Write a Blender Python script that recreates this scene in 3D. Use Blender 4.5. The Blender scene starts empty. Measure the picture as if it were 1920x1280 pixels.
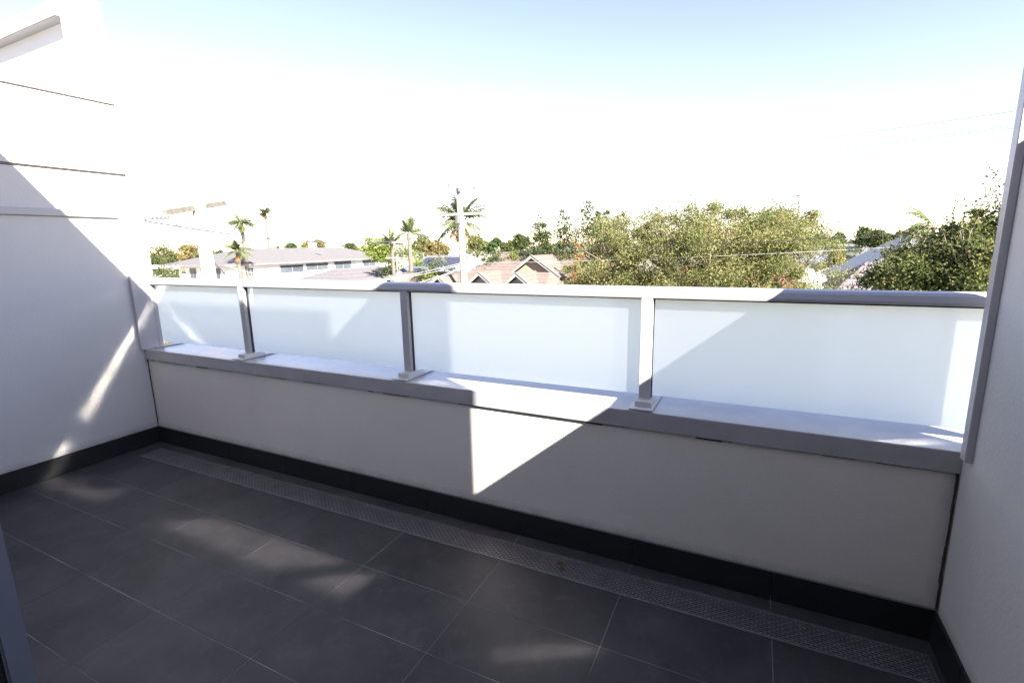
import bpy, bmesh, math, random
import numpy as np
from mathutils import Vector, Matrix
rng = np.random.default_rng(7); random.seed(7)
S = bpy.context.scene; C = S.collection
rad = math.radians

# ------------------------------------------------------------------ camera
CAM = Vector((4.3434, -2.1965, 1.5363)); F_PX = 927.89
RR = Vector((0.8990126657545319, 0.43747222957095677, -0.019856363391778542))
UU = Vector((-0.0659480984236796, 0.18007088980676988, 0.9814404327102582))
FF = Vector((-0.4329284873131254, 0.8810178902828332, -0.1907364723233468))
cd = bpy.data.cameras.new('camera'); cam = bpy.data.objects.new('camera', cd); C.objects.link(cam)
M3 = Matrix((RR, UU, -FF)).transposed()
cam.matrix_world = Matrix.Translation(CAM) @ M3.to_4x4()
cd.sensor_width = 36; cd.lens = F_PX / 1920 * 36; cd.clip_start = 0.02; cd.clip_end = 4000
S.camera = cam
# ------------------------------------------------------------------ light
SUN = Vector((1.71, -1.0, 1.38)).normalized()          # towards the sun
w = bpy.data.worlds.new('World'); S.world = w; w.use_nodes = True
nt = w.node_tree; nt.nodes.clear()
sky = nt.nodes.new('ShaderNodeTexSky'); sky.sky_type = 'NISHITA'; sky.sun_disc = False
sky.sun_elevation = math.asin(SUN.z); sky.sun_rotation = math.atan2(SUN.x, SUN.y)
sky.air_density = 0.82; sky.dust_density = 0.1; sky.ozone_density = 1.0; sky.altitude = 20
bg = nt.nodes.new('ShaderNodeBackground'); bg.inputs[1].default_value = 0.07
wo = nt.nodes.new('ShaderNodeOutputWorld')
wb = nt.nodes.new('ShaderNodeMix'); wb.data_type = 'RGBA'; wb.blend_type = 'MULTIPLY'; wb.inputs[0].default_value = 1
wb.inputs[7].default_value = (1.12, .88, .865, 1)      # hazier, less green sky
nt.links.new(sky.outputs[0], wb.inputs[6]); nt.links.new(wb.outputs[2], bg.inputs[0]); nt.links.new(bg.outputs[0], wo.inputs[0])
sl = bpy.data.lights.new('sun', 'SUN'); sl.energy = 5.0; sl.angle = rad(0.5); sl.color = (1.0, 0.95, 0.88)
so = bpy.data.objects.new('sun', sl); C.objects.link(so); so.location = (8, -6, 12)
so.rotation_euler = SUN.to_track_quat('Z', 'Y').to_euler()
S.view_settings.view_transform = 'Standard'; S.view_settings.look = 'None'
S.view_settings.gamma = 1; S.view_settings.use_curve_mapping = False
S.view_settings.exposure = 2.68
cy = S.cycles
cy.use_denoising = True; cy.max_bounces = 8; cy.diffuse_bounces = 5; cy.transparent_max_bounces = 8
cy.sample_clamp_indirect = 0; cy.caustics_reflective = True; cy.blur_glossy = 0
cy.use_guiding = True; cy.use_surface_guiding = True; cy.guiding_training_samples = 128; cy.surface_guiding_probability = .8
cy.use_adaptive_sampling = False

# ------------------------------------------------------------------ helpers
def at(u, v, dist):
    r = FF + RR * ((u - 960) / F_PX) + UU * ((640 - v) / F_PX)
    return CAM + r * (dist / math.hypot(r.x, r.y))

def mat(name, col, rough=.6, var=.12, scale=6, bump=0., bscale=200, metal=0., spec=.5, coat=0., stretch=None, cool=None):
    m = bpy.data.materials.new(name); m.use_nodes = True; n = m.node_tree; b = n.nodes['Principled BSDF']
    b.inputs['Roughness'].default_value = rough; b.inputs['Metallic'].default_value = metal
    b.inputs['Specular IOR Level'].default_value = spec; b.inputs['Coat Weight'].default_value = coat
    tc = n.nodes.new('ShaderNodeTexCoord'); src = tc.outputs['Object']
    if stretch:
        mp = n.nodes.new('ShaderNodeMapping'); mp.inputs['Scale'].default_value = stretch
        n.links.new(src, mp.inputs[0]); src = mp.outputs[0]
    nz = n.nodes.new('ShaderNodeTexNoise'); nz.inputs['Scale'].default_value = scale; nz.inputs['Detail'].default_value = 6
    nz.inputs['Roughness'].default_value = .6
    n.links.new(src, nz.inputs[0])
    cr = n.nodes.new('ShaderNodeValToRGB'); cr.color_ramp.elements[0].position = .3; cr.color_ramp.elements[1].position = .7
    c2 = cool or col
    cr.color_ramp.elements[0].color = [c * (1 - var) for c in col] + [1]
    cr.color_ramp.elements[1].color = [c * (1 + var) for c in c2] + [1]
    n.links.new(nz.outputs[0], cr.inputs[0]); n.links.new(cr.outputs[0], b.inputs['Base Color'])
    if bump:
        n2 = n.nodes.new('ShaderNodeTexNoise'); n2.inputs['Scale'].default_value = bscale; n2.inputs['Detail'].default_value = 3
        n.links.new(src, n2.inputs[0])
        bp = n.nodes.new('ShaderNodeBump'); bp.inputs['Strength'].default_value = bump; bp.inputs['Distance'].default_value = .002
        n.links.new(n2.outputs[0], bp.inputs['Height']); n.links.new(bp.outputs[0], b.inputs['Normal'])
    return m

def leafmat(name, cols, trans=.48):
    m = bpy.data.materials.new(name); m.use_nodes = True; n = m.node_tree; n.nodes.clear()
    g = n.nodes.new('ShaderNodeNewGeometry'); cr = n.nodes.new('ShaderNodeValToRGB'); e = cr.color_ramp.elements
    k = len(cols)
    e[0].position = 0; e[0].color = list(cols[0]) + [1]; e[1].position = 1; e[1].color = list(cols[-1]) + [1]
    for i in range(1, k - 1):
        x = e.new(i / (k - 1)); x.color = list(cols[i]) + [1]
    tc = n.nodes.new('ShaderNodeTexCoord'); nz = n.nodes.new('ShaderNodeTexNoise'); nz.inputs['Scale'].default_value = .9; nz.inputs['Detail'].default_value = 2
    n.links.new(tc.outputs['Object'], nz.inputs[0])
    m1 = n.nodes.new('ShaderNodeMapRange'); m1.inputs[1].default_value = .33; m1.inputs[2].default_value = .67; n.links.new(nz.outputs[0], m1.inputs[0])
    mf = n.nodes.new('ShaderNodeMix'); mf.inputs[0].default_value = .45
    n.links.new(g.outputs['Random Per Island'], mf.inputs[2]); n.links.new(m1.outputs[0], mf.inputs[3])
    n.links.new(mf.outputs[0], cr.inputs[0])
    d = n.nodes.new('ShaderNodeBsdfPrincipled'); d.inputs['Roughness'].default_value = .6; d.inputs['Specular IOR Level'].default_value = .12
    t = n.nodes.new('ShaderNodeBsdfTranslucent'); mx = n.nodes.new('ShaderNodeMixShader'); mx.inputs[0].default_value = trans
    o = n.nodes.new('ShaderNodeOutputMaterial')
    n.links.new(cr.outputs[0], d.inputs['Base Color']); n.links.new(cr.outputs[0], t.inputs[0])
    n.links.new(d.outputs[0], mx.inputs[1]); n.links.new(t.outputs[0], mx.inputs[2]); n.links.new(mx.outputs[0], o.inputs[0])
    return m

class MB:
    def __init__(s): s.v = []; s.f = []
    def poly(s, pts, faces):
        b = len(s.v); s.v += [tuple(p) for p in pts]; s.f += [tuple(b + i for i in f) for f in faces]; return s
    def box(s, x0, x1, y0, y1, z0, z1):
        return s.poly([(x0,y0,z0),(x1,y0,z0),(x1,y1,z0),(x0,y1,z0),(x0,y0,z1),(x1,y0,z1),(x1,y1,z1),(x0,y1,z1)],
                      [(0,3,2,1),(4,5,6,7),(0,1,5,4),(1,2,6,5),(2,3,7,6),(3,0,4,7)])
    def prism(s, prof, axis, a, b):
        """profile of (p, q) pairs extruded along an axis ('x': p=y,q=z; 'y': p=x,q=z; 'z': p=x,q=y)"""
        def P(p, q, t): return {'x': (t, p, q), 'y': (p, t, q), 'z': (p, q, t)}[axis]
        n = len(prof); pts = [P(p, q, a) for p, q in prof] + [P(p, q, b) for p, q in prof]
        return s.poly(pts, [tuple(range(n))[::-1], tuple(range(n, 2*n))] + [(i, (i+1) % n, n + (i+1) % n, n + i) for i in range(n)])
    def tube(s, pts, r, sides=6):
        pts = [Vector(p) for p in pts]; n = len(pts)
        rs = r if isinstance(r, (list, tuple)) else [r] * n
        b = len(s.v)
        for i, p in enumerate(pts):
            d = (pts[min(i+1, n-1)] - pts[max(i-1, 0)]).normalized()
            a = d.orthogonal().normalized() if abs(d.z) < .95 else Vector((1, 0, 0)); a = (a - d * a.dot(d)).normalized(); c = d.cross(a)
            for k in range(sides):
                t = 2 * math.pi * k / sides
                s.v.append(tuple(p + (a * math.cos(t) + c * math.sin(t)) * rs[i]))
        for i in range(n - 1):
            for k in range(sides):
                k2 = (k + 1) % sides
                s.f.append((b + i*sides + k, b + i*sides + k2, b + (i+1)*sides + k2, b + (i+1)*sides + k))
        s.f.append(tuple(b + k for k in range(sides))[::-1]); s.f.append(tuple(b + (n-1)*sides + k for k in range(sides)))
        return s
    def build(s, name, m, parent=None, bevel=0, smooth=False):
        me = bpy.data.meshes.new(name); me.from_pydata(s.v, [], s.f); me.update()
        bm = bmesh.new(); bm.from_mesh(me); bmesh.ops.recalc_face_normals(bm, faces=bm.faces)
        if bevel:
            bmesh.ops.bevel(bm, geom=[e for e in bm.edges if len(e.link_faces) == 2 and e.calc_face_angle() > .5], offset=bevel, segments=2, affect='EDGES', clamp_overlap=True)
        bm.to_mesh(me); bm.free()
        if smooth:
            for p in me.polygons: p.use_smooth = True
        me.materials.append(m)
        o = bpy.data.objects.new(name, me); C.objects.link(o)
        if parent: o.parent = parent; o.matrix_parent_inverse = Matrix.Translation(-parent.location)
        return o

def thing(name, label, cat, loc=(0, 0, 0), group=None):
    o = bpy.data.objects.new(name, None); C.objects.link(o); o.location = loc; o.empty_display_size = .2
    o['label'] = label; o['category'] = cat
    if group: o['group'] = group
    return o
def tag(o, label, cat, group=None):
    o['label'] = label; o['category'] = cat
    if group: o['group'] = group
    return o
def struct(o): o['kind'] = 'structure'; return o

# ------------------------------------------------------------------ materials
M_wall = mat('render_light', (.575, .55, .51), .85, .06, 1.1, .8, 90)
M_para = mat('render_taupe', (.69, .635, .56), .9, .06, 1.1, .8, 90)
M_white = mat('white_paint', (.74, .73, .72), .6, .03, 3)
M_alu = mat('powder_coat', (.40, .38, .385), .35, .03, 4, spec=.5)
M_alu2 = mat('powder_coat_rail', (.36, .355, .37), .3, .03, 4, spec=.6)
M_cop = mat('coping_metal', (.36, .345, .34), .27, .10, 5, .15, 30, spec=.5)
M_seal = mat('old_sealant', (.05, .04, .033), .9, .4, 30)
M_plate = mat('foot_plate', (.52, .51, .49), .4, .08, 20)
M_plate2 = mat('lip_steel', (.24, .235, .24), .4, .2, 14, metal=.3)
M_steel = mat('drain_steel', (0.203, 0.191, 0.187), .40, .2, 9, metal=.4)
M_dark = mat('dark_void', (.012, .012, .014), .8, .2, 10)
M_grout = mat('grout', (.17, .16, .15), .95, .75, 3.1)
M_skirt = mat('skirting_tile', (.013, .0125, .013), .5, .2, 9, .1, 60)
M_gasket_dark = mat('black_gasket_and_dark_interior', (.014, .014, .016), .6, .1, 10)
M_inter = mat('interior_paint', (.85, .83, .80), .8, .03, 2)
M_wood = mat('weathered_pole_wood', (.36, .31, .27), .85, .25, 5, stretch=(6, 6, .6))
M_arm = mat('crossarm_wood_grey', (.135, .12, .095), .85, .3, 8)
M_ins = mat('insulator', (.10, .09, .09), .3, .1, 10)
M_wire = mat('black_cable', (.05, .05, .06), .5, .1, 10)
M_wirel = mat('pale_cable', (.40, .40, .40), .5, .05, 10)
M_glassw = mat('window_glass', (.06, .07, .08), .12, .3, 1.2)
M_bark = mat('bark', (.16, .12, .09), .9, .3, 8)
M_pbark = mat('palm_bark', (0.105, 0.091, 0.073), .9, .25, 8)
M_hwhite = mat('house_white_wall', (.76, .74, .72), .7, .04, 1)
M_cream = mat('house_cream_wall', (0.252, 0.196, 0.133), .8, .05, 1)
M_pinkw = mat('house_pink_wall', (0.182, 0.147, 0.136), .8, .05, 1)
M_trim = mat('house_trim', (0.252, 0.245, 0.224), .6, .04, 1)
M_gutter = mat('gutter_dark', (.16, .14, .14), .5, .1, 2)
M_greyroof = mat('pale_metal_roof', (0.140, 0.143, 0.147), .45, .06, 1)

def roofmat(name, col, pitch=.22, depth=.35):
    m = mat(name, col, .8, .14, 2.5); n = m.node_tree; b = n.nodes['Principled BSDF']
    tc = n.nodes['Texture Coordinate']; sx = n.nodes.new('ShaderNodeSeparateXYZ'); n.links.new(tc.outputs['Object'], sx.inputs[0])
    k = n.nodes.new('ShaderNodeMath'); k.operation = 'MULTIPLY'; k.inputs[1].default_value = 1 / pitch
    fr = n.nodes.new('ShaderNodeMath'); fr.operation = 'FRACT'; n.links.new(sx.outputs[2], k.inputs[0]); n.links.new(k.outputs[0], fr.inputs[0])
    cr = n.nodes.new('ShaderNodeValToRGB'); cr.color_ramp.elements[0].position = .0; cr.color_ramp.elements[0].color = (1-depth,)*3 + (1,)
    cr.color_ramp.elements[1].position = .22; cr.color_ramp.elements[1].color = (1, 1, 1, 1)
    n.links.new(fr.outputs[0], cr.inputs[0])
    mx = n.nodes.new('ShaderNodeMix'); mx.data_type = 'RGBA'; mx.blend_type = 'MULTIPLY'; mx.inputs[0].default_value = 1
    old = b.inputs['Base Color'].links[0].from_socket
    n.links.new(old, mx.inputs[6]); n.links.new(cr.outputs[0], mx.inputs[7]); n.links.new(mx.outputs[2], b.inputs['Base Color'])
    return m
M_slate = roofmat('slate_roof', (0.098, 0.091, 0.091), .18, .25)
M_slateb = roofmat('grey_tile_roof', (0.105, 0.095, 0.098), .32, .5)
M_terra = roofmat('terracotta_roof', (0.122, 0.091, 0.076), .30, .45)
M_redroof = roofmat('red_roof', (0.238, 0.091, 0.077), .25, .4)
M_solar = mat('solar_panel', (.035, .037, .048), .15, .1, 2)
M_bluegrey = mat('blue_grey_roof', (.12, .125, .135), .4, .05, 1)
M_charroof = roofmat('pale_tile_roof', (0.119, 0.101, 0.105), .42, .75)

# weathering on the render: dirt in the bottom edge and corner, faint drips under the coping
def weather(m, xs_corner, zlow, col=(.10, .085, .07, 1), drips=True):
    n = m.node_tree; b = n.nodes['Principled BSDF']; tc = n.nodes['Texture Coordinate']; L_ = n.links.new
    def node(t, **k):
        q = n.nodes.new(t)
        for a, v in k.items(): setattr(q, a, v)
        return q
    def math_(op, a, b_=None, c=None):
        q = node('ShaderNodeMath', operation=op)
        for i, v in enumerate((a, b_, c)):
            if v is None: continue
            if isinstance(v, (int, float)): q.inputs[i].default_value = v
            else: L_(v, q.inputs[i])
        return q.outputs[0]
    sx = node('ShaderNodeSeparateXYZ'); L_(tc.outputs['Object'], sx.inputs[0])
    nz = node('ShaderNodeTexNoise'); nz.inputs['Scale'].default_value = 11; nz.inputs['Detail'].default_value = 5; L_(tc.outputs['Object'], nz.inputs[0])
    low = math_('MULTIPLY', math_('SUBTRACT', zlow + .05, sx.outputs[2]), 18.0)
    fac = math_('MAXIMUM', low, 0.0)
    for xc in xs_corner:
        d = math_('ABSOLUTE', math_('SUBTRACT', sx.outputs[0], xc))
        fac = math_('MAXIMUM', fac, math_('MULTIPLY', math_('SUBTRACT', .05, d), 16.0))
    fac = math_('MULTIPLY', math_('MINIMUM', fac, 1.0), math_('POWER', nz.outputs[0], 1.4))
    if drips:
        mp = node('ShaderNodeMapping'); mp.inputs['Scale'].default_value = (9, 9, .5); L_(tc.outputs['Object'], mp.inputs[0])
        n2 = node('ShaderNodeTexNoise'); n2.inputs['Scale'].default_value = 1.2; n2.inputs['Detail'].default_value = 4; L_(mp.outputs[0], n2.inputs[0])
        dr_ = math_('MULTIPLY', math_('MAXIMUM', math_('SUBTRACT', n2.outputs[0], .56), 0.0), .9)
        fac = math_('MAXIMUM', fac, dr_)
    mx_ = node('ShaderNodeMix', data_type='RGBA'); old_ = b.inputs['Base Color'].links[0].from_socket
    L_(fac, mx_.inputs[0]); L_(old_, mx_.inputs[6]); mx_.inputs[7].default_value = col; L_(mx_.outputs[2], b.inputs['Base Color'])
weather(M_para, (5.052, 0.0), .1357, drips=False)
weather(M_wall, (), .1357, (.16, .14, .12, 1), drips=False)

# floor tile: slate-look porcelain, dusty
M_tile = mat('floor_tile', (.031, .028, .029), .56, .30, 2.6, .12, 25, cool=(.043, .0395, .040))
n = M_tile.node_tree; b = n.nodes['Principled BSDF']; oi = n.nodes.new('ShaderNodeObjectInfo')
tc = n.nodes['Texture Coordinate']
vm = n.nodes.new('ShaderNodeTexNoise'); vm.inputs['Scale'].default_value = 9; vm.inputs['Detail'].default_value = 9; vm.inputs['Roughness'].default_value = .75; vm.inputs['Distortion'].default_value = 1.2
n.links.new(tc.outputs['Object'], vm.inputs[0])
cr = n.nodes.new('ShaderNodeValToRGB'); cr.color_ramp.elements[0].position = .52; cr.color_ramp.elements[0].color = (0,0,0,1); cr.color_ramp.elements[1].position = .80; cr.color_ramp.elements[1].color = (.7,.7,.7,1)
n.links.new(vm.outputs[0], cr.inputs[0])
mx = n.nodes.new('ShaderNodeMix'); mx.data_type = 'RGBA'; mx.inputs[7].default_value = (.085, .082, .08, 1)
old = b.inputs['Base Color'].links[0].from_socket
n.links.new(cr.outputs[0], mx.inputs[0]); n.links.new(old, mx.inputs[6])
mr = n.nodes.new('ShaderNodeMapRange'); mr.inputs[3].default_value = .9; mr.inputs[4].default_value = 1.1
n.links.new(oi.outputs['Random'], mr.inputs[0])
mm = n.nodes.new('ShaderNodeVectorMath'); mm.operation = 'SCALE'
n.links.new(mx.outputs[2], mm.inputs[0]); n.links.new(mr.outputs[0], mm.inputs[3]); n.links.new(mm.outputs[0], b.inputs['Base Color'])

# frosted glass
M_fglass = bpy.data.materials.new('frosted_glass'); M_fglass.use_nodes = True; n = M_fglass.node_tree; n.nodes.clear()
df = n.nodes.new('ShaderNodeBsdfDiffuse'); df.inputs[0].default_value = (.88, .93, .95, 1)
tr = n.nodes.new('ShaderNodeBsdfTranslucent'); tr.inputs[0].default_value = (.95, .995, 1, 1)
gl = n.nodes.new('ShaderNodeBsdfGlossy'); gl.inputs[0].default_value = (1, 1, 1, 1); gl.inputs['Roughness'].default_value = .085
m1 = n.nodes.new('ShaderNodeMixShader'); m1.inputs[0].default_value = .92
fr = n.nodes.new('ShaderNodeFresnel'); fr.inputs[0].default_value = 3.2
m2 = n.nodes.new('ShaderNodeMixShader'); o = n.nodes.new('ShaderNodeOutputMaterial')
n.links.new(df.outputs[0], m1.inputs[1]); n.links.new(tr.outputs[0], m1.inputs[2])
n.links.new(fr.outputs[0], m2.inputs[0]); n.links.new(m1.outputs[0], m2.inputs[1]); n.links.new(gl.outputs[0], m2.inputs[2]); n.links.new(m2.outputs[0], o.inputs[0])

M_gclear = bpy.data.materials.new('glass_back'); M_gclear.use_nodes = True; n = M_gclear.node_tree; n.nodes.clear()
tp = n.nodes.new('ShaderNodeBsdfTransparent'); tp.inputs[0].default_value = (.95, .99, .98, 1)
gl = n.nodes.new('ShaderNodeBsdfGlossy'); gl.inputs['Roughness'].default_value = .05
m2 = n.nodes.new('ShaderNodeMixShader'); m2.inputs[0].default_value = .04; o = n.nodes.new('ShaderNodeOutputMaterial')
n.links.new(tp.outputs[0], m2.inputs[1]); n.links.new(gl.outputs[0], m2.inputs[2]); n.links.new(m2.outputs[0], o.inputs[0])

# ------------------------------------------------------------------ setting
L = 5.052; HC = .7825; HCB = .6988; G = -5.6
HS = .1357
M_ground = mat('suburb_ground', (0.112, 0.112, 0.063), .95, .4, .05, cool=(.26, .24, .18))
g = MB().poly([(-1500,-300,G),(1500,-300,G),(1500,3000,G),(-1500,3000,G)], [(0,1,2,3)]).build('ground', M_ground); struct(g)
M_road = mat('asphalt', (.055, .055, .057), .9, .2, .6)
M_path = mat('footpath_concrete', (.33, .32, .30), .9, .1, 1)
struct(MB().poly([(-8.2,-30,G+.004),(-1.2,-30,G+.004),(-1.2,300,G+.004),(-8.2,300,G+.004)], [(0,1,2,3)]).build('road', M_road))
struct(MB().box(-10.2,-8.2,-30,300,G,G+.12).build('footpath', M_path))
struct(MB().box(-1.2,1.2,5,300,G,G+.12).build('footpath', M_path))

# ---- balcony floor
fl = struct(MB().box(0, L, -1.95, -.09, -.08, -.0008).box(0,L,-.09,0,-.08,-.0008).build('balcony_floor', M_grout))
# recess for the drain is left open: rebuild the base in three strips
fl.data.clear_geometry()
bmx = MB().box(-.0, L, -2.6, -.247, -.20, -.0010).box(0, L, -.087, .0, -.20, -.0010).box(0, L, -.247, -.087, -.20, -.06)
me = bmx.build('tmp', M_grout); fl.data = me.data; bpy.data.objects.remove(me)
fl.name = 'balcony_floor'
X0 = .296; TW = .6; TD = .3079; GAP = .0034
ys = [-.5642 - TD * i for i in range(0, 6)]
rows = [(-.5642, -.247)] + [(ys[i+1], ys[i]) for i in range(len(ys)-1)] + [(-.087, -.0)]
xs = [0] + [X0 + TW * i for i in range(9)]
xs = [x for x in xs if x < L - .02] + [L]
for (ya, yb) in rows:
    for i in range(len(xs) - 1):
        j = rng.normal(0, .0003, 4)
        e = GAP / 2
        t = MB().box(xs[i] + e + j[0], xs[i+1] - e + j[1], ya + e + j[2], yb - (e if yb < -.1 and yb != -.247 else .0), -.012, .0 + j[3] * .5)
        o = t.build('tile', M_tile, fl, bevel=.0008)

for (a, b) in [(.002, .160), (5.023, 5.050)]:
    MB().box(a, b, -.245, -.089, -.012, .0).build('tile', M_tile, fl, bevel=.0008)
# ---- parapet
pw = thing('parapet_wall', 'long low taupe rendered parapet under the frosted balustrade', 'wall', (L/2, 0, 0))
MB().box(-.2, L + .2, 0, .262, G, HCB + .012).build('wall', M_para, pw)
cp = MB().prism([(-.0186, HCB), (-.0186, HC - .0), (.285, HC + .004), (.285, HCB), (.278, HCB), (.278, HC - .004), (-.0136, HC - .006), (-.0136, HCB)], 'x', .0, L + .25)
MB().prism([(-.0186, HCB), (-.0186, HC), (.285, HC + .002), (.285, HCB)], 'x', -.0, L + .25).build('coping', M_cop, pw, bevel=.003)
# old sealant line below the coping, broken and uneven
sm = MB(); x = 0.0
while x < L - .02:
    l = rng.uniform(.04, .16); h = rng.uniform(.003, .008) * (1.6 if rng.random() < .2 else 1)
    sm.box(x, min(x + l, L), -.003 - rng.uniform(0, .003), .002, HCB - h, HCB + .002); x += l
sm.build('sealant', M_seal, pw)['kind'] = 'stuff'
sm = MB(); z = HS
while z < HCB - .01:
    l = rng.uniform(.02, .06); h = rng.uniform(.003, .009)
    sm.box(L - h, L, -.004 - rng.uniform(0, .005), .002, z, min(z + l, HCB)); z += l
z = HS
while z < HCB - .01:
    l = rng.uniform(.02, .06); h = rng.uniform(.004, .008)
    sm.box(0, h, -.004 - rng.uniform(0, .003), .002, z, min(z + l, HCB)); z += l
sm.build('corner_sealant', M_seal, pw)['kind'] = 'stuff'
for i in range(len(xs) - 1):
    MB().box(xs[i] + .001, xs[i+1] - .001, -.012, 0.001, 0.001, HS).build('skirting_tile', M_skirt, pw, bevel=.0015)
sm = MB().box(0.0, L, -.0105, .001, HS + .0005, HS + .0035)
sm.build('skirting_trim', mat('skirting_edge', (.16, .15, .15), .5, .2, 8), pw)

# ---- drain
dr = thing('floor_drain', 'long perforated stainless strip drain in front of the parapet', 'drain', (L/2, -.167, 0))
Xa, Xb = .165, 5.018; Ya, Yb = -.245, -.089
MB().box(Xa, Xb, Ya - .001, Ya + .007, -.03, .0035).build('frame_lip', M_plate2, dr, bevel=.001)
MB().box(Xa, Xb, Yb - .010, Yb - .006, -.03, .0015).box(Xa - .003, Xa, Ya, Yb, -.03, .001).box(Xb, Xb + .003, Ya, Yb, -.03, .001).build('frame', M_steel, dr)
nr = 11; wy = (Yb - Ya - .018) / nr; gm = MB()
for r in range(nr + 1):
    yc = Ya + .007 + r * wy
    gm.box(Xa, Xb, yc - wy * .24, yc + wy * .24, -.003, -.0005)
pitch = .032
for r in range(nr):
    yc = Ya + .007 + r * wy; x = Xa + (pitch / 2 if r % 2 else 0)
    while x < Xb - .006:
        gm.box(x, x + .0065, yc + wy * .24, yc + wy * .76, -.003, -.0006); x += pitch
gm.build('grate', M_steel, dr)['kind'] = 'stuff'
MB().box(Xa, Xb, Ya + .006, Yb - .004, -.058, -.05).build('channel_bed', M_dark, dr)
# dry leaves
M_dry = mat('dry_leaf', (.10, .055, .03), .8, .3, 40)
for k, (x, y, a, lb) in enumerate([(3.575, -.150, .4, 'curled brown dead leaf lying on the drain, nearer the parapet'), (3.60, -.185, 1.7, 'curled brown dead leaf lying on the drain, farther from the parapet')]):
    m = MB(); pts = []
    for i in range(7):
        t = i / 6; wv = .009 * math.sin(math.pi * t) + .0008
        for s in (-1, 0, 1):
            X = (t - .5) * .036; Y = s * wv
            pts.append((x + X * math.cos(a) - Y * math.sin(a), y + X * math.sin(a) + Y * math.cos(a), .002 + .006 * abs(s) * math.sin(math.pi * t) + .004 * t * t))
    f = []
    for i in range(6):
        for s in range(2): f.append((i*3+s, i*3+s+1, i*3+s+4, i*3+s+3))
    m.poly(pts, f); tag(m.build('dead_leaf', M_dry), lb, 'leaf', 'dead leaves on the drain')

# ---- side walls
rw = thing('right_side_wall', 'tall grey rendered side wall at the right of the balcony', 'wall', (L + .1, -1, 0))
MB().prism([(-.02, G), (-.02, 1.80), (-1.305, 1.80), (-1.305, 3.5), (-4.2, 3.5), (-4.2, G)], 'x', L, L + .2).build('wall', M_wall, rw)
MB().prism([(-.100, .775), (-.100, 2.06), (-.055, 2.06), (-.055, .775)], 'x', L - .022, L - .0).build('corner_channel', M_alu, rw, bevel=.002)
MB().box(L - .003, L + .21, -1.305, -.018, 1.80, 1.82).build('wall_cap', M_alu, rw)
for (a, b) in [(-.30, -.0125), (-.90, -.302), (-1.50, -.902), (-1.95, -1.502)]:
    MB().box(L - .012, L + .001, a, b, .001, HS - .001).build('skirting_tile', M_skirt, rw, bevel=.0015)
lw = thing('left_side_wall', 'pale rendered side wall at the left crossed by a diagonal shadow', 'wall', (-.1, -1, 0))
MB().prism([(.135, G), (.135, 1.79), (-2.6, 1.79), (-2.6, G)], 'x', -.2, 0).build('wall', M_wall, lw)
MB().box(-.24, .022, -2.6, -.05, 1.795, 1.842).build('wall_cap', M_alu, lw, bevel=.003)
up = MB()
up.prism([(.135, 1.79), (.135, 2.104), (-2.6, 2.104), (-2.6, 1.79)], 'x', -.2, -.012)
up.build('upper_panel', M_wall, lw)
MB().box(-.19, -.03, -2.6, .072, 2.102, 2.128).build('panel_joint', M_gutter, lw)
MB().box(-.2, -.008, -2.6, .085, 2.124, 2.602).build('upper_panel', M_wall, lw)
MB().box(-.19, -.03, -2.6, .07, 2.599, 2.622).build('panel_joint', M_gutter, lw)
MB().box(-.2, -.008, -2.6, .08, 2.620, 2.668).build('upper_panel', M_wall, lw)
MB().prism([(-.045, HC), (-.045, 1.79), (.005, 1.79), (.09, 1.5), (.09, HC)], 'x', 0, .032).build('corner_channel', M_alu, lw, bevel=.002)
for (a, b) in [(-.30, -.0125), (-.90, -.302), (-1.50, -.902), (-1.95, -1.502)]:
    MB().box(-.001, .012, a, b, .001, HS - .001).build('skirting_tile', M_skirt, lw, bevel=.0015)
# white portal frame of the neighbouring terrace, above the left wall
nb = thing('terrace_portal', 'bright white framed upper corner of the neighbouring terrace above the left wall', 'building', (-.6, 0, 2.67))
MB().box(-.13, .0, -.13, .07, 2.674, 3.30).build('column', M_white, nb, bevel=.002)
MB().box(-4.2, -.13, -.07, .05, 2.68, 3.25).build('panel', M_white, nb)
MB().box(-4.2, -.135, -.15, .06, 3.165, 3.27).build('fascia', M_alu, nb, bevel=.004)

# ---- building behind: its roofline throws the shadow
ab = thing('apartment_facade', 'balcony facade with the sliding door frame at the left edge', 'building', (3, -2, 0))
MB().box(-.2, 3.24, -2.15, -1.95, -.0, 4.0).box(3.24, 4.95, -2.15, -1.95, 2.35, 4.0).box(4.95, 5.06, -2.15, -1.95, 0, 4.0).box(5.06, 5.44, -2.15, -1.95, 3.5, 4.0).build('wall', M_white, ab)
MB().box(-.2, 5.06, -8, -2.15, 3.85, 3.98).box(5.06, 9, -8, -4.2, 3.4, 3.48).build('roof', M_wall, ab)
MB().box(5.252, 9, -4.4, -4.2, G, 3.5).build('wall', M_white, ab)
MB().box(-.2, 5.05, -6.2, -6, -.1, 3.85).box(-.4, -.2, -6, -2.15, -.1, 3.85).box(4.95, 5.05, -6, -2.15, -.1, 3.7).box(-.2, 4.95, -6, -2.6, -.2, -.02).box(-.2, 4.95, -6, -2.15, 2.7, 2.8).build('room_shell', M_inter, ab)
MB().box(3.275, 3.362, -1.961, -1.93, -.0, 2.35).build('door_stile', mat('door_frame_blue_grey', (.22, .23, .27), .35, .05, 4), ab, bevel=.003)
MB().box(3.236, 3.358, -2.15, -1.963, 0, 2.35).build('dark_interior_cover', M_gasket_dark, ab)  # black box added over the jamb, painting in the dark interior beside the stile

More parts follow.
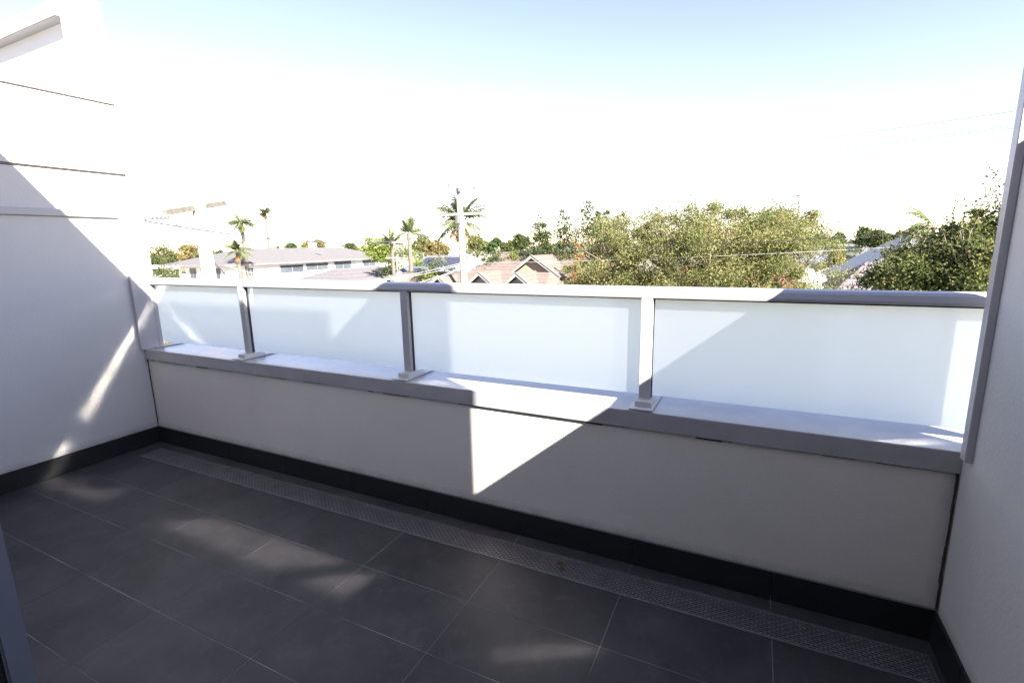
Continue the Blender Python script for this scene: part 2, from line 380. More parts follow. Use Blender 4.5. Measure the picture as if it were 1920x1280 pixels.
# ---- balustrade
bl = thing('glass_balustrade', 'metal railing with four frosted white glass panels on top of the parapet', 'railing', (L/2, .1, HC))
GY = .118; RB = 1.290; RT = 1.336
prof = [(.078, RB), (.075, RB + .012), (.082, RT - .012), (.098, RT - .002), (.13, RT + .002), (.16, RT), (.176, RT - .008), (.182, RT - .02), (.18, RB)]
MB().prism(prof, 'x', -.02, L + .18).build('handrail', M_alu2, bl, smooth=False)
MB().box(-.0, L + .15, .084, .150, RB - .006, RB).build('rail_gasket', M_gasket_dark, bl)
posts = [(1.095, 1.143), (2.512, 2.560), (3.886, 3.937)]
panes = [(.033, 1.118), (1.122, 2.534), (2.538, 3.909), (3.913, L + .13)]
for a, b in panes:
    gp = MB().box(a, b, GY, GY + .010, .826, RB + .01).build('glass_panel', M_gclear, bl)
    gp.data.materials.append(M_fglass)
    for q in gp.data.polygons:
        if q.normal.y < -.9: q.material_index = 1
for a, b in posts:
    p = MB().box(a, b, .078, .088, HC + .034, RB).box(a, a + .006, .088, .112, HC + .034, RB).box(b - .006, b, .088, .112, HC + .034, RB).build('post', M_alu, bl, bevel=.001)
    MB().box(a - .003, b + .004, .102, .1165, HC + .036, RB - .001).build('post_gasket', M_gasket_dark, bl)
    MB().box(a - .006, a + .062 + .006, .026, .185, HC + .0095, HC + .034).build('post_foot', M_plate, bl, bevel=.001)
    MB().box(a - .026, a + .080, -.014, .275, HC + .005, HC + .0095).build('base_plate', M_plate, bl)
MB().box(.0, .07, .05, .27, HC + .005, HC + .0095).build('base_plate', M_plate, bl)
MB().box(.031, .037, .092, .117, HC + .02, RB).build('post_gasket', M_alu, bl)
MB().box(L + .13, L + .16, .09, .14, HC + .02, RB).build('end_post', M_alu, bl)

# ------------------------------------------------------------------ vegetation
LM = {
 'yellowgreen': leafmat('leaf_yellowgreen', [(.075,.10,.036),(.12,.145,.052),(.18,.185,.07),(.24,.22,.095),(.25,.19,.10)]),
 'olive': leafmat('leaf_olive', [(0.049,0.074,0.025),(0.087,0.106,0.037),(0.137,0.124,0.056)]),
 'dark': leafmat('leaf_dark', [(0.022,0.043,0.015),(0.043,0.074,0.025),(0.087,0.111,0.031)], .25),
 'deep': leafmat('leaf_deep', [(.036,.056,.02),(.075,.10,.034),(.135,.15,.05),(.20,.18,.07)]),
 'green': leafmat('leaf_green', [(.045,.07,.026),(.08,.10,.038),(.12,.13,.05)]),
 'bright': leafmat('leaf_bright', [(0.099,0.161,0.037),(0.186,0.235,0.049),(0.247,0.247,0.074)]),
 'orange': leafmat('leaf_orange', [(0.141,0.134,0.049),(0.211,0.176,0.070),(0.232,0.169,0.085)]),
 'palm': leafmat('leaf_palm', [(0.049,0.087,0.037),(0.099,0.137,0.049),(0.173,0.173,0.074)]),
 'dead': leafmat('leaf_dead', [(0.247,0.149,0.062),(0.346,0.211,0.099),(0.272,0.137,0.062)]),
}
def quads_mesh(name, cen, size, m, parent=None, flat=0.0, aspect=1.8):
    n = len(cen); a = rng.normal(size=(n, 3)); a[:, 2] *= (1 - flat); a /= np.linalg.norm(a, axis=1)[:, None]
    b = rng.normal(size=(n, 3)); b -= a * np.sum(a * b, 1)[:, None]; b /= np.linalg.norm(b, axis=1)[:, None]
    s = (size * rng.uniform(.6, 1.35, n))[:, None]
    v = np.empty((n, 4, 3)); c = a * s * .5; d = b * s * .5 / aspect * 1.1
    v[:, 0] = cen - c; v[:, 1] = cen + d - c * .1; v[:, 2] = cen + c; v[:, 3] = cen - d - c * .1
    me = bpy.data.meshes.new(name); me.vertices.add(4*n); me.vertices.foreach_set('co', v.reshape(-1).astype(np.float32))
    me.loops.add(4*n); me.loops.foreach_set('vertex_index', np.arange(4*n, dtype=np.int32))
    me.polygons.add(n); me.polygons.foreach_set('loop_start', np.arange(0, 4*n, 4, dtype=np.int32))
    me.update(calc_edges=True); me.materials.append(m)
    o = bpy.data.objects.new(name, me); C.objects.link(o)
    if parent: o.parent = parent
    return o
def shell(nc, r, squash=(1, 1, 1), fill=.45):
    d = rng.normal(size=(nc, 3)); d /= np.linalg.norm(d, axis=1)[:, None]
    q = d * (fill + (1 - fill) * rng.random(nc) ** .5)[:, None]
    return q * r * np.array(squash)
def crown_points(blobs, n, clump=.22, nc=None):
    """leaf positions gathered in clumps spread through ellipsoid blobs (x,y,z,rx,ry,rz)"""
    vol = np.array([b[3]*b[4]*b[5] for b in blobs]) ** .7; vol /= vol.sum(); out = []
    for b, f in zip(blobs, vol):
        k = max(6, int((nc or n / 90) * f)); cs = shell(k, 1, b[3:6], .5) + np.array(b[:3])
        m = int(n * f); idx = rng.integers(0, k, m); cr = clump * (b[3]*b[4]*b[5]) ** (1/3)
        sz = rng.uniform(.45, 1.5, k)[idx][:, None]
        out.append(cs[idx] + rng.normal(size=(m, 3)) * cr * sz * np.array([1, 1, .75]))
    return np.concatenate(out)
def tree(name, label, cat, x, y, top, blobs, n, size, m, group=None, clump=.2, trunk=.18, limbs=5, nc=None, sprigs=0):
    t = thing(name, label, cat, (x, y, G), group)
    P = crown_points(blobs, n, clump, nc)
    tm = MB(); zc = min(b[2] - b[5] * .5 for b in blobs)
    tm.tube([(0, 0, -.1), (rng.normal() * .1, rng.normal() * .1, zc * .55), (0, 0, zc)], [trunk * 1.25, trunk, trunk * .85], 7)
    for i in range(max(limbs, len(blobs))):
        b = blobs[i % len(blobs)]; e = np.array(b[:3]) + (0 if i < len(blobs) else 1) * shell(1, .75, b[3:6], .6)[0]
        mid = np.array([e[0]*.45, e[1]*.45, zc + (e[2]-zc)*.6])
        tm.tube([(0, 0, zc * .9), mid, e], [trunk * .6, trunk * .35, trunk * .08], 5)
    ex = []
    for i in range(sprigs):
        b = blobs[rng.integers(len(blobs))]; d = rng.normal(size=3); d[2] = abs(d[2]) + .6; d /= np.linalg.norm(d)
        s0 = np.array(b[:3]) + d * np.array(b[3:6]) * .8; ln = rng.uniform(.25, .65)
        dr_ = d * .6 + np.array([0, 0, .7]) + rng.normal(size=3) * .25; e = s0 + dr_ * ln
        mid = (s0 + e) / 2 + rng.normal(size=3) * .05
        tm.tube([np.array(b[:3]), s0, mid, e], [.02, .012, .008, .003], 3)
        k = rng.integers(14, 34); tt = rng.random(k)[:, None] ** .8; ex.append(s0 + (e - s0) * tt + rng.normal(size=(k, 3)) * .06)
    if ex: P = np.concatenate([P] + ex)
    tm.build('trunk', M_bark, None).parent = t
    quads_mesh('crown', P, size, m, t)
    return t
def blob_tree(label, u, vtop, hw, dist, kind, m, n=3500, cat='tree', name='tree', group='trees among the houses', zb=None, vbase=None):
    """a tree whose top shows at (u, vtop), hw = half width in photo pixels"""
    p = at(u, vtop, dist); depth = (p - CAM).dot(FF); r = hw * depth / F_PX; H = p.z - G
    if kind == 'round': h = min(H * .8, r * 1.7); bl = [(0,0,H-h/2, r*.85, r*.85, h/2)] + [(rng.normal()*r*.45, rng.normal()*r*.45, H-h*rng.uniform(.35,.7), r*.5, r*.5, h*.3) for _ in range(4)]
    elif kind == 'column': r *= 1.25; bl = [(0,0,H*.52, r, r, H*.42), (0,0,H*.84, r*.55, r*.55, H*.2), (rng.normal()*r*.3, 0, H*.35, r*1.1, r*1.1, H*.3)]
    elif kind == 'bush': h = H * .95; bl = [(rng.normal()*r*.4, rng.normal()*r*.4, h*rng.uniform(.4,.55), r*.7, r*.7, h*.48) for _ in range(4)]
    size = max(.10, 3.6 * depth / F_PX)
    return tree(name, label, cat, p.x, p.y, p.z, bl, int(n * 1.8), size, m, group, clump=.22, trunk=max(.08, r*.06), nc=int(n / 28))

# big loose tree in front of the middle
c = at(1320, 480, 22.5)
bl = []
for (u, v, d, r, rz) in [(1150,500,22,1.7,1.5),(1170,455,23,1.6,1.2),(1240,480,21.5,1.9,1.6),(1260,440,23,1.6,1.2),(1330,430,22,1.6,1.1),(1330,500,21,2.1,1.7),(1400,440,23.5,1.7,1.2),(1420,500,21.5,2.0,1.8),(1470,450,23,1.5,1.3),(1500,510,22,1.4,1.5),(1110,520,22.5,1.2,1.1),(1290,550,21.5,2.2,1.4),(1440,560,22,2.2,1.4),(1180,560,22,2.0,1.2)]:
    p = at(u, v, d); bl.append((p.x - c.x, p.y - c.y, p.z - G, r, r, rz))
tree('street_tree', 'wide loose yellowish green street tree with wispy top in the middle', 'tree', c.x, c.y, 0, bl, 185000, .078, LM['yellowgreen'], 'trees close to the balcony', clump=.15, trunk=.22, limbs=16, nc=420, sprigs=170)
# dark dense tree at right
rng = np.random.default_rng(21); c = at(1850, 470, 15); bl = []
for (u, v, d, r, rz) in [(1855,445,14.5,.8,.55),(1800,470,15.5,.9,.5),(1905,415,15,.8,.5),(1740,495,15,.9,.5),(1690,520,15.5,.8,.5),(1800,520,14,1.1,.8),(1900,500,14.5,1.3,.9),(1680,550,15,.9,.6),(1760,570,14.5,1.3,1.0),(1980,450,15,1.3,1.0),(1860,560,14,1.6,1.3),(1980,530,15,1.8,1.6)]:
    p = at(u, v, d); bl.append((p.x - c.x, p.y - c.y, p.z - G, r, r, rz))
tree('street_tree', 'dense dark green tree with yellow tips beside the right wall', 'tree', c.x, c.y, 0, bl, 120000, .068, LM['deep'], 'trees close to the balcony', clump=.16, trunk=.2, limbs=14, nc=360, sprigs=120)

B = blob_tree
B('rounded olive tree rising behind the wispy street tree, right of its middle', 1452, 390, 58, 42, 'round', LM['olive'], 9000)
for (u, v, hw, d, lb) in [(1014,412,20,58,'shortest of the row of dark green columnar trees, leftmost'), (1058,402,23,58,'second columnar dark green tree from the left of the row'), (1103,382,27,58,'tallest broad columnar dark green tree of the row'), (1122,396,6,62,'thin dark spire tree just right of the tallest columnar tree'), (1138,393,8,60,'slim columnar tree with pointed top, second from the right of the row'), (1163,398,18,56,'rounded bushy tree ending the row of columnar trees at right')]:
    B(lb, u, v, hw, d, 'column', LM['green'] if hw > 15 else LM['dark'], 5200, name='columnar_tree', group='row of columnar trees behind the tiled roofs')
misc = [
 (302,463,34,85,'round','olive','brownish olive tree beside the left wall, on the skyline'),
 (318,478,30,60,'bush','green','green shrubs below the brownish olive tree at far left'),
 (353,458,20,80,'round','orange','pale yellowish tree left of the nearer power pole'),
 (385,466,22,75,'round','green','green tree right beside the nearer power pole, low on the skyline'),
 (436,463,18,70,'bush','yellowgreen','low yellow green shrub right of the nearer power pole'),
 (515,463,26,110,'round','olive','low olive tree line piece just behind the left end of the grey roof'),
 (546,456,9,130,'round','dark','small dark round tree behind the long grey roof'),
 (576,457,12,105,'round','bright','small bright green tree behind the middle of the long grey roof'),
 (596,451,12,100,'round','orange','yellow tree standing beside the roof chimney'),
 (655,456,18,100,'round','olive','olive tree behind the right end of the long grey roof'),
 (704,444,26,66,'round','bright','round bright yellow green tree at the right end of the grey roof'),
 (742,466,30,60,'bush','bright','tall bright shrub thicket below the two feather palms'),
 (792,444,15,75,'round','yellowgreen','pale olive tree right of the tall feather palm'),
 (818,451,20,70,'round','orange','round orange autumn tree left of the farther power pole'),
 (835,466,34,64,'bush','yellowgreen','yellow green hedge in front of the orange autumn tree'),
 (890,440,16,66,'round','yellowgreen','yellow tree right behind the farther power pole'),
 (930,447,9,150,'round','dark','small hazy round tree on the horizon right of the farther pole'),
 (912,453,12,150,'round','dark','flat hazy tree on the horizon just right of the farther pole'),
 (975,438,17,82,'round','green','rounded green tree standing left of the columnar trees'),
 (955,453,14,120,'round','olive','small olive tree between the horizon tree and the rounded green tree'),
 (920,463,22,60,'bush','green','green hedge shrub right of the farther pole, above the tiled roofs'),
 (955,464,20,60,'bush','yellowgreen','yellowish hedge shrub above the tiled roofs, second from left'),
 (985,462,22,60,'bush','bright','bright green hedge shrub above the tiled roofs, nearest the columnar trees'),
 (1085,458,9,50,'column','dead','small dry brown conifer behind the tiled roof ridge'),
 (310,502,40,42,'bush','orange','orange yellow shrub beneath the white flat roof at far left'),
 (815,488,34,50,'bush','bright','bright yellow shrub in front of the solar roof'),
 (1535,441,34,95,'round','olive','olive tree just right of the wispy street tree'),
 (1574,437,9,140,'round','dark','small dark round tree on the right skyline'),
 (1620,427,20,85,'round','dark','dark domed tree behind the pale metal roofs'),
 (1645,432,22,80,'round','olive','olive domed tree right beside the dark domed one'),
 (1690,435,14,80,'round','olive','brownish tree above the pale roof ridge at right'),
 (1590,452,34,75,'bush','olive','low olive hedge behind the pale metal roofs'),
 (685,508,12,34,'bush','bright','small bright shrub in front of the grey tiled roof'),
 (655,520,8,33,'bush','yellowgreen','tiny yellow shrub below the grey tiled roof'),
]
for (u, v, hw, d, k, m, lb) in misc:
    B(lb, u, v, hw, d, k, LM[m], 2600, cat='shrub' if k == 'bush' else 'tree', name='shrub' if k == 'bush' else 'tree', group='shrubs among the houses' if k == 'bush' else 'trees among the houses')

# far wood along the horizon
P = []
for a in np.arange(-75, 45, .55):
    d = rng.uniform(170, 420); h = rng.uniform(4.5, 8.6) + d * .0015; x = CAM.x + d * math.sin(rad(a)); y = CAM.y + d * math.cos(rad(a))
    r = rng.uniform(2.5, 6); k = 110
    P.append(np.array([x, y, G + h * .55]) + shell(k, 1, (r, r, h * .45), .6))
o = quads_mesh('far_trees', np.concatenate(P), 1.3, LM['olive']); o['kind'] = 'stuff'; o['label'] = 'low far belt of trees along the horizon'; o['category'] = 'trees'

# palms
def frond(mb_pts, base, az, el, ln, droop, nl, ll, arch=1.0):
    """leaflet quads appended to mb_pts; returns rachis points"""
    pts = []; p = np.array(base, float); d = np.array([math.cos(az)*math.cos(el), math.sin(az)*math.cos(el), math.sin(el)])
    k = 9
    for i in range(k):
        pts.append(p.copy()); p = p + d * ln / (k - 1); d = d + np.array([0, 0, -droop / (k-1)]); d /= np.linalg.norm(d)
    side = np.array([-math.sin(az), math.cos(az), 0])
    for j in range(nl):
        t = .15 + .85 * j / nl; q = t * (k - 1); i = min(int(q), k - 2); c = pts[i] + (pts[i+1] - pts[i]) * (q - i); td = pts[i+1] - pts[i]; td /= np.linalg.norm(td)
        l2 = ll * math.sin(math.pi * (.12 + .85 * t)) ** .6
        for s in (-1, 1):
            e = c + side * s * l2 * .75 + td * l2 * .5 + np.array([0, 0, -l2 * .45 * arch]) + rng.normal(size=3) * l2 * .08
            wv = td * l2 * .07
            mb_pts.append((c - wv, c + wv, e + wv * .3, e - wv * .3))
    return pts
def palm(label, u, vtop, dist, scale, nf, ln, upright=0.5, dead=8, trunk=.2, feather=True):
    p = at(u, vtop, dist); crown = p.z - G - ln * .62
    t = thing('palm_tree', label, 'palm', (p.x, p.y, G), 'palm trees above the roofs')
    MB().tube([(0,0,-.1),(.05,0,crown*.5),(0,0,crown)], [trunk*1.3, trunk, trunk*.9], 8).build('trunk', M_pbark).parent = t
    qs = []; rt = MB()
    for i in range(nf):
        el = rng.uniform(-.35, 1.25) * (1 if feather else .9) + upright * .3
        pts = frond(qs, (0,0,crown), rng.uniform(0, 6.28), min(el, 1.45), ln * rng.uniform(.8, 1.1), rng.uniform(1.0, 1.9) * (1 - upright*.5), 26, ln*.27 if feather else ln*.45)
        rt.tube(pts, .02 * scale, 3)
    def qm(q, name, m):
        mb = MB()
        for a in q: mb.poly(a, [(0,1,2,3)])
        me = bpy.data.meshes.new(name); me.from_pydata(mb.v, [], mb.f); me.materials.append(m); o = bpy.data.objects.new(name, me); C.objects.link(o); o.parent = t; return o
    qm(qs, 'crown', LM['palm'])
    rt.build('frond_stems', M_bark).parent = t
    if dead:
        qs = []
        for i in range(dead): frond(qs, (0,0,crown-.1), rng.uniform(0, 6.28), rng.uniform(-1.3, -.6), ln*.6, .5, 18, ln*.2)
        qm(qs, 'dead_fronds', LM['dead'])
    return t
palm('tall feather palm right of the nearer power pole, crown crossed by the cable', 450, 398, 60, 1, 24, 1.75, .2, 9)
palm('thin fan palm with a shaggy brown skirt, right of the first palm', 496, 391, 75, 1, 26, 1.0, .9, 34, .16, feather=False)
palm('large feather palm with brown dead fronds behind the farther power pole', 862, 378, 46, 1.2, 30, 2.9, .2, 16, .26)
palm('upright pale feather palm left of the farther pole, crossed by the cable', 765, 414, 55, 1, 22, 2.1, 1.2, 2, .24)
palm('shorter feathery palm just left of the upright one', 733, 436, 55, 1, 20, 1.8, 1.2, 0, .2)
palm('low feather palm beneath the tall palm beside the nearer pole', 442, 450, 58, 1, 16, 1.8, .2, 3)
palm('fan palm frond cluster poking out of the dark right tree', 1756, 386, 19, .6, 12, 1.0, -.4, 2, .07)

# ------------------------------------------------------------------ houses
def roof_mesh(x0, x1, y0, y1, ze, zr, axis='y', hip=3.0, hip2=None):
    """hip roof (hip=0: gable) over a rectangle; ridge along axis"""
    h2 = hip if hip2 is None else hip2
    if axis == 'y':
        xc = (x0+x1)/2; r0 = (xc, y0+hip, zr); r1 = (xc, y1-h2, zr)
        pts = [(x0,y0,ze),(x1,y0,ze),(x1,y1,ze),(x0,y1,ze), r0, r1]
        f = [(0,1,4),(1,2,5,4),(2,3,5),(3,0,4,5),(3,2,1,0)]
    else:
        yc = (y0+y1)/2; r0 = (x0+hip, yc, zr); r1 = (x1-h2, yc, zr)
        pts = [(x0,y0,ze),(x1,y0,ze),(x1,y1,ze),(x0,y1,ze), r0, r1]
        f = [(3,0,4),(0,1,5,4),(1,2,5),(2,3,4,5),(3,2,1,0)]
    return MB().poly(pts, f)
def house(label, x0, x1, y0, y1, ze, zr, axis, hip, rm, wm, oh=.5, hip2=None, name='house', windows=()):
    h = thing(name, label, 'house', ((x0+x1)/2, (y0+y1)/2, G), 'houses beyond the balustrade')
    MB().box(x0+oh, x1-oh, y0+oh, y1-oh, G, ze+.02).build('wall', wm, h)
    r = roof_mesh(x0, x1, y0, y1, ze, zr, axis, hip, hip2).build('roof', rm, h)
    MB().box(x0-.06, x1+.06, y0-.08, y0, ze-.16, ze+.02).box(x1, x1+.08, y0, y1, ze-.16, ze+.02).box(x0-.08, x0, y0, y1, ze-.16, ze+.02).build('gutter', M_gutter, h)
    for (side, a, b, za, zb) in windows:
        if side == 'x+':
            X = x1-oh; wn = MB().box(X-.02, X+.05, a, b, za, zb).build('window', M_trim, h); 
            MB().box(X+.03, X+.06, a+.07, (a+b)/2-.03, za+.07, zb-.07).box(X+.03, X+.06, (a+b)/2+.03, b-.07, za+.07, zb-.07).build('pane', M_glassw, wn)
        else:
            Y = y0+oh; wn = MB().box(a, b, Y-.05, Y+.02, za, zb).build('window', M_trim, h)
            MB().box(a+.07, (a+b)/2-.03, Y-.06, Y-.03, za+.07, zb-.07).box((a+b)/2+.03, b-.07, Y-.06, Y-.03, za+.07, zb-.07).build('pane', M_glassw, wn)
    return h

# long two storey house with grey roof
A = house('long white two storey house with dark grey hip roof at left', -60.5, -48.2, 33.5, 62, 0.0, 1.75, 'y', 6.5, M_slate, M_hwhite, .6, 5,
   windows=[('x+',41.0,44.6,-1.35,-.35),('x+',45.0,48.8,-1.25,-.3),('x+',50.0,53.2,-1.35,-.15),('x+',55.6,58.4,-1.2,-.15),('x+',36.6,37.3,-1.4,-.5),
            ('y',-55.6,-54.4,-2.1,-.35),('y',-53.5,-52.4,-1.7,-.35),('y',-51.6,-50.0,-2.9,-.35),('y',-58.3,-57.8,-2.4,-.35)])
MB().box(-55.2,-54.4,51.5,52.3,1.0,2.55).build('chimney', M_hwhite, A)
MB().box(-52.5,-50.4,49.2,49.45,1.0,1.05).build('roof_pipe', M_trim, A)
MB().box(-66,-56.5,32,38,-.35,-.1).build('verandah_roof', M_hwhite, A)
# grey tiled roof
house('low grey tiled hip roof in front of the white house', -45, -31, 36, 50, -2.5, -.65, 'y', 3.5, M_slateb, M_hwhite, .6)
# pale gable cluster
S1 = house('house with solar panels on its blue grey roof left of the farther pole', -36, -27.5, 47, 58, -1.6, .45, 'x', 1.5, M_bluegrey, M_hwhite, .5)
for i in range(5):
    x = -34.2 + i * 1.25
    MB().poly([(x,47.9,-1.18),(x+1.2,47.9,-1.18),(x+1.2,51.6,.18),(x,51.6,.18),(x,47.9,-1.26),(x+1.2,47.9,-1.26),(x+1.2,51.6,.10),(x,51.6,.10)], [(0,1,2,3),(4,7,6,5),(0,4,5,1),(1,5,6,2),(2,6,7,3),(3,7,4,0)]).build('solar_panel', M_solar, S1)
S2 = house('pale blue grey roofed house with a single dark panel behind the terracotta roofs', -32.5, -25.0, 40.5, 46, -2.2, -.6, 'x', 1.2, M_bluegrey, M_hwhite, .4)
MB().poly([(-30.2,41.2,-1.75),(-28.8,41.2,-1.75),(-28.8,43.0,-.72),(-30.2,43.0,-.72)], [(0,1,2,3)]).build('solar_panel', M_solar, S2)
house('white roofed house in the distance left of the farther pole', -52, -45.5, 76, 86, -1.3, .9, 'x', 2.5, M_hwhite, M_hwhite, .4)
house('small pale roofed house among the hedges right of the farther pole', -38, -30, 108, 116, -.2, 1.1, 'x', 2, M_trim, M_hwhite, .4)

# terracotta terraces with gabled fronts
T = house('front terracotta tiled terrace house with four small gables', -29, -11.2, 34.0, 46, -3.9, -.95, 'x', .3, M_terra, M_cream, .5, 1.2)
def gable(parent, apex, halfw, drop, length, rm, wallm, oh=.5):
    x, y, z = apex; s = drop / halfw; th = .12
    MB().poly([(x,y,z),(x-halfw,y,z-drop),(x-halfw,y+length,z-drop),(x,y+length,z),(x,y,z-th),(x-halfw,y,z-drop-th),(x-halfw,y+length,z-drop-th),(x,y+length,z-th)],
              [(0,1,2,3),(4,7,6,5),(0,4,5,1),(1,5,6,2),(3,2,6,7)]).build('gable_roof', rm, parent)
    MB().poly([(x,y,z),(x+halfw,y,z-drop),(x+halfw,y+length,z-drop),(x,y+length,z),(x,y,z-th),(x+halfw,y,z-drop-th),(x+halfw,y+length,z-drop-th),(x,y+length,z-th)],
              [(0,3,2,1),(4,5,6,7),(0,1,5,4),(1,2,6,5),(3,7,6,2)]).build('gable_roof', rm, parent)
    b = MB(); bw = .24
    for sg in (-1, 1):
        b.poly([(x,y-.06,z+.02),(x+sg*(halfw+.05),y-.06,z-drop+.0),(x+sg*(halfw+.05),y-.06,z-drop-bw),(x,y-.06,z-bw*1.1),(x,y-.004,z+.02),(x+sg*(halfw+.05),y-.004,z-drop),(x+sg*(halfw+.05),y-.004,z-drop-bw),(x,y-.004,z-bw*1.1)],
               [(0,1,2,3),(4,7,6,5),(0,4,5,1),(3,2,6,7),(1,5,6,2)])
    b.build('bargeboard', M_trim, parent)
    e = MB()
    for sg in (-1, 1):
        e.poly([(x,y-.12,z+.09),(x+sg*(halfw+.1),y-.12,z-drop+.05),(x+sg*(halfw+.1),y-.12,z-drop-.03),(x,y-.12,z+.01),(x,y+.1,z+.09),(x+sg*(halfw+.1),y+.1,z-drop+.05),(x+sg*(halfw+.1),y+.1,z-drop-.03),(x,y+.1,z+.01)],
               [(0,1,2,3),(4,7,6,5),(0,4,5,1),(3,2,6,7),(1,5,6,2)])
    e.build('verge_edge', M_gutter, parent)
    MB().prism([(x-halfw+.3,z-drop-.0),(x,z-.3*s-.05),(x+halfw-.3,z-drop),(x+halfw-.3,z-drop-.5),(x-halfw+.3,z-drop-.5)], 'y', y+oh, y+oh+.1).build('gable_wall', wallm, parent)
def on_y(u, v, y):
    r = FF + RR * ((u - 960) / F_PX) + UU * ((640 - v) / F_PX); t = (y - CAM.y) / r.y; return CAM + r * t
for (u, v) in [(729,517.5),(820,517.5),(897.5,510.5),(967.5,512)]:
    p = on_y(u, v, 36.2); gable(T, (p.x, p.y, p.z), 1.9, 1.55, 4.2, M_terra, M_gutter)
Q = house('rear terracotta tiled house with a large cream gable', -26, -9.5, 46.6, 60, -1.9, .75, 'x', 2.2, M_terra, M_cream, .5, .3)
p = on_y(996.5, 479, 45.2); gable(Q, (p.x, p.y, p.z), 3.0, 2.15, 7, M_terra, M_cream, .45)
house('red roofed house glimpsed through the wispy street tree', -4.5, 9, 33, 43, -2.9, -.4, 'x', 3, M_redroof, M_pinkw, .5)
# right: pale metal roofs and grey tiled gable house
house('low long pale metal roofed house at right behind the street trees', 8.6, 24, 76, 96, -1.5, .7, 'x', .2, M_greyroof, M_hwhite, .4)
house('large pale metal gable roofed house between the two street trees', 10.9, 22, 46, 62, -2.0, 1.6, 'y', 5, M_greyroof, M_pinkw, .5)
H = house('pink walled house with widely banded grey tile roof between the two street trees', 9.3, 14.8, 38, 45, -1.95, -.15, 'x', 2.2, M_charroof, M_pinkw, .35,
          windows=[('y',9.9,10.5,-3.1,-2.2)])

# ------------------------------------------------------------------ poles and wires
def sag(a, b, s, k=24):
    a = Vector(a); b = Vector(b); return [a.lerp(b, i/k) - Vector((0, 0, s * 4 * (i/k) * (1 - i/k))) for i in range(k + 1)]
def wire(label, a, b, s, r, m=None, k=24):
    return tag(MB().tube(sag(a, b, s, k), r, 4).build('overhead_wire', m or M_wire), label, 'wire', 'overhead wires')
# nearer pole
p1 = at(402, 520, 16.2); p1 = Vector((p1.x, p1.y, G))
np_ = thing('power_pole', 'nearer sunlit timber power pole with one long tilted crossarm at left', 'pole', p1, 'timber power poles')
MB().tube([p1, p1 + Vector((-.13,-.1,8.78))], [.215, .16], 12).build('pole_shaft', M_wood, np_, smooth=True)
a = at(309, 399, 14.9); b = at(421, 381, 17.9)
dx = (b - a).normalized(); up_ = Vector((0,0,1)); sd = dx.cross(up_).normalized()
def beam(mb, a, b, w_, h_):
    d = (b - a).normalized(); s = d.cross(Vector((0,0,1))).normalized(); u_ = s.cross(d)
    pts = [q + s*i*w_/2 + u_*j*h_/2 for q in (a, b) for (i, j) in ((-1,-1),(1,-1),(1,1),(-1,1))]
    mb.poly(pts, [(0,3,2,1),(4,5,6,7),(0,1,5,4),(1,2,6,5),(2,3,7,6),(3,0,4,7)]); return mb
beam(MB(), a, b, .11, .13).build('crossarm', M_arm, np_)
a2 = at(268, 411.5, 13.4); b2 = at(325, 409.5, 14.0)
mb = MB(); mb.tube([a2, b2], .016, 6).build('service_bar', M_ins, np_)
for t_ in (.30, .45, .58, .72, .84):
    q = a2.lerp(b2, t_); MB().tube([q, q + Vector((.0,0,.035)), q + Vector((.03,0,.05))], [.022,.030,.014], 6).build('insulator', M_ins, np_)
q0 = a2.lerp(b2, .35); q1 = at(329, 419, 14.1)
loop = [q0, at(294,425,13.8), at(305,433,13.9), at(318,437,14), at(326,438,14), at(330,430,14.1), q1]
MB().tube(loop, .006, 4).build('jumper_wire', M_wire, np_)
MB().tube([at(375,390,16), at(388,405,16.1)], .012, 4).build('brace', M_arm, np_)
# farther pole
p2 = at(872, 530, 25); p2 = Vector((p2.x, p2.y, G)); top = at(859, 345, 25)
fp = thing('power_pole', 'farther timber power pole with two crossarms near the middle of the view', 'pole', p2, 'timber power poles')
MB().tube([p2, Vector((p2.x, p2.y, 2.2)).lerp(Vector((top.x, top.y, 2.2)), .5), top], [.20,.165,.12], 12).build('pole_shaft', M_wood, fp, smooth=True)
MB().tube([top, top + Vector((0,0,.28))], .03, 6).build('pole_pin', M_ins, fp)
def arm(ua, va, ub, vb, d1, d2, w_, h_):
    beam(MB(), at(ua,va,d1), at(ub,vb,d2), w_, h_).build('crossarm', M_arm, fp)
arm(840,350,891,354,24.5,25.4,.08,.09)
arm(826,403,897,400,24.4,25.4,.10,.13)
for (ua, va, d_) in [(841,348,24.6),(846,350,24.6),(885,352,25.3),(889,353,25.3),(828,401,24.5),(838,400,24.6),(885,398,25.2),(895,397,25.3)]:
    q = at(ua, va, d_); MB().tube([q, q + Vector((0,0,.10))], [.035,.05], 6).build('insulator', M_ins, fp)
q = at(859, 411, 24.7); MB().tube([q - Vector((0,0,.2)), q + Vector((0,0,.2))], .14, 10).build('pole_bracket', M_ins, fp)
q = at(861, 355, 24.8); MB().tube([q - Vector((0,0,.12)), q + Vector((0,0,.06))], .10, 8).build('pole_bracket', M_ins, fp)
beam(MB(), at(862,418,24.8), at(872,407,25), .06, .06).build('brace', M_trim, fp)
beam(MB(), at(871,424,24.9), at(877,408,25.1), .06, .06).build('brace', M_trim, fp)
K = at(864, 426, 24.8); N = at(872, 491, 24.8)
wire('black bundled cable sagging from the left wall to the farther power pole', at(245,409.5,13.0), K, .62, .022)
wire('thin dark service wire dropping diagonally from the nearer pole bar', q1, at(434,526,19), .0, .012)
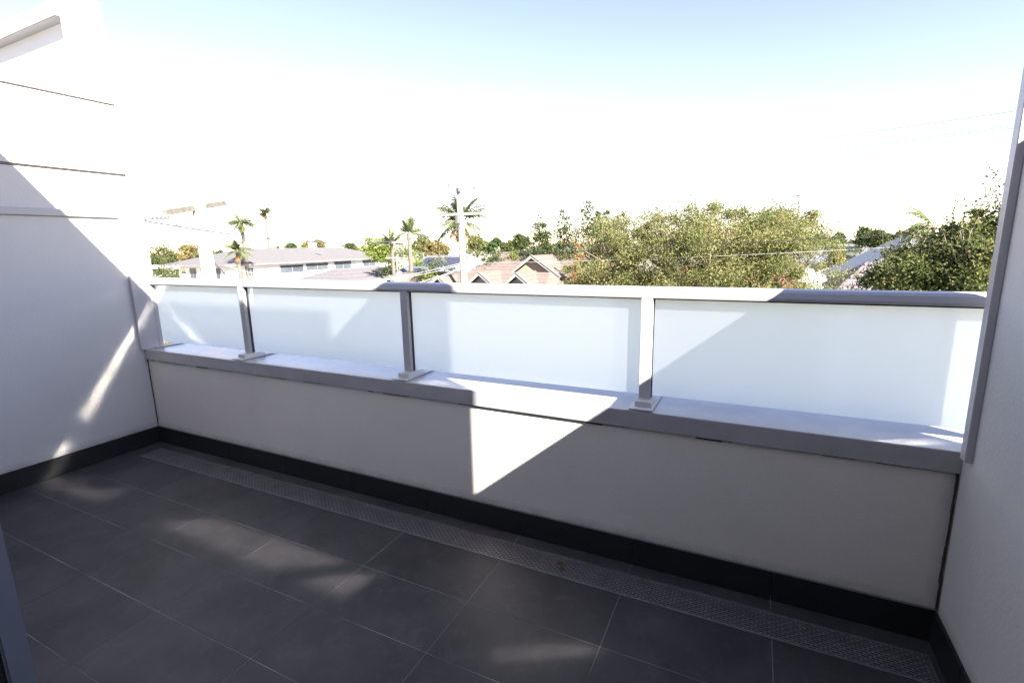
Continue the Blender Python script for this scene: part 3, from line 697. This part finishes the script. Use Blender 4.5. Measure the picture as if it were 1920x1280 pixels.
for k, (u, v, d, s, lb) in enumerate([(600,531,30,.25,'topmost pale service wire fanning left from the farther pole'),(560,524,32,.5,'second pale service wire fanning left from the farther pole'),(430,500,38,1.0,'long pale service wire reaching from the farther pole toward the white house'),(750,545,27,.12,'steepest pale service wire dropping left from the farther pole'),(640,560,26,.2,'lowest pale service wire fanning left from the farther pole')]):
    wire(lb, N + Vector((0,0,-.06*k)), at(u,v,d), s, .014, M_wirel)
wire('pale cable running right from the farther pole across the terracotta roofs', N + Vector((0,0,-.05)), at(1960,446,20.5), .15, .008, M_wirel)
wire('dark cable running right from the farther pole behind the street tree', at(872,478,24.8), at(1960,425,14.2), .05, .010)
for (ua, va, da, ub, vb, lb) in [(841,348,24.6,2150,172,'highest power line crossing the sky to the upper right'),(885,351,25.3,2150,204,'upper of the close pair of power lines in the sky at right'),(889,352,25.3,2150,209,'lower of the close pair of power lines in the sky at right')]:
    wire(lb, at(ua,va,da), at(ub,vb,16), .12, .0065, None, 30)
fq = at(1500, 368, 62); fb = thing('power_pole', 'faint distant power pole top behind the wispy street tree', 'pole', (fq.x, fq.y, G), 'timber power poles')
MB().tube([(fq.x,fq.y,G),(fq.x,fq.y,fq.z+.3)], [.16,.12], 8).build('pole_shaft', M_wood, fb)
beam(MB(), at(1490,366,62), at(1515,373,62.5), .1, .1).build('crossarm', M_arm, fb)
for i, nm in enumerate(['first', 'second', 'third', 'fourth']):
    wire('%s from the top of the four faint wires low in the sky at right' % nm, at(1490+6*i,366+2*i,62), at(2000,312+4.2*i,24), .2, .009)
# television mast at right
m_ = at(1786, 420, 28); mt = at(1795, 350, 28)
tag(MB().tube([Vector((m_.x,m_.y,G)), m_, mt], .018, 5).build('antenna_mast', M_ins), 'thin antenna mast rising behind the dark right tree', 'antenna')
m_ = at(686, 512, 44); mt = at(685, 476, 44)
an = thing('roof_antenna', 'small white television antenna above the grey tiled roof', 'antenna', (m_.x, m_.y, m_.z))
m_ = at(746, 512, 46); mt = at(743, 480, 46)
an.location = m_
MB().tube([Vector((m_.x, m_.y, m_.z-1)), mt], .04, 5).build('mast', M_trim, an)
MB().tube([at(724,484.5,46), at(744,483,46)], .04, 5).build('boom', M_trim, an)
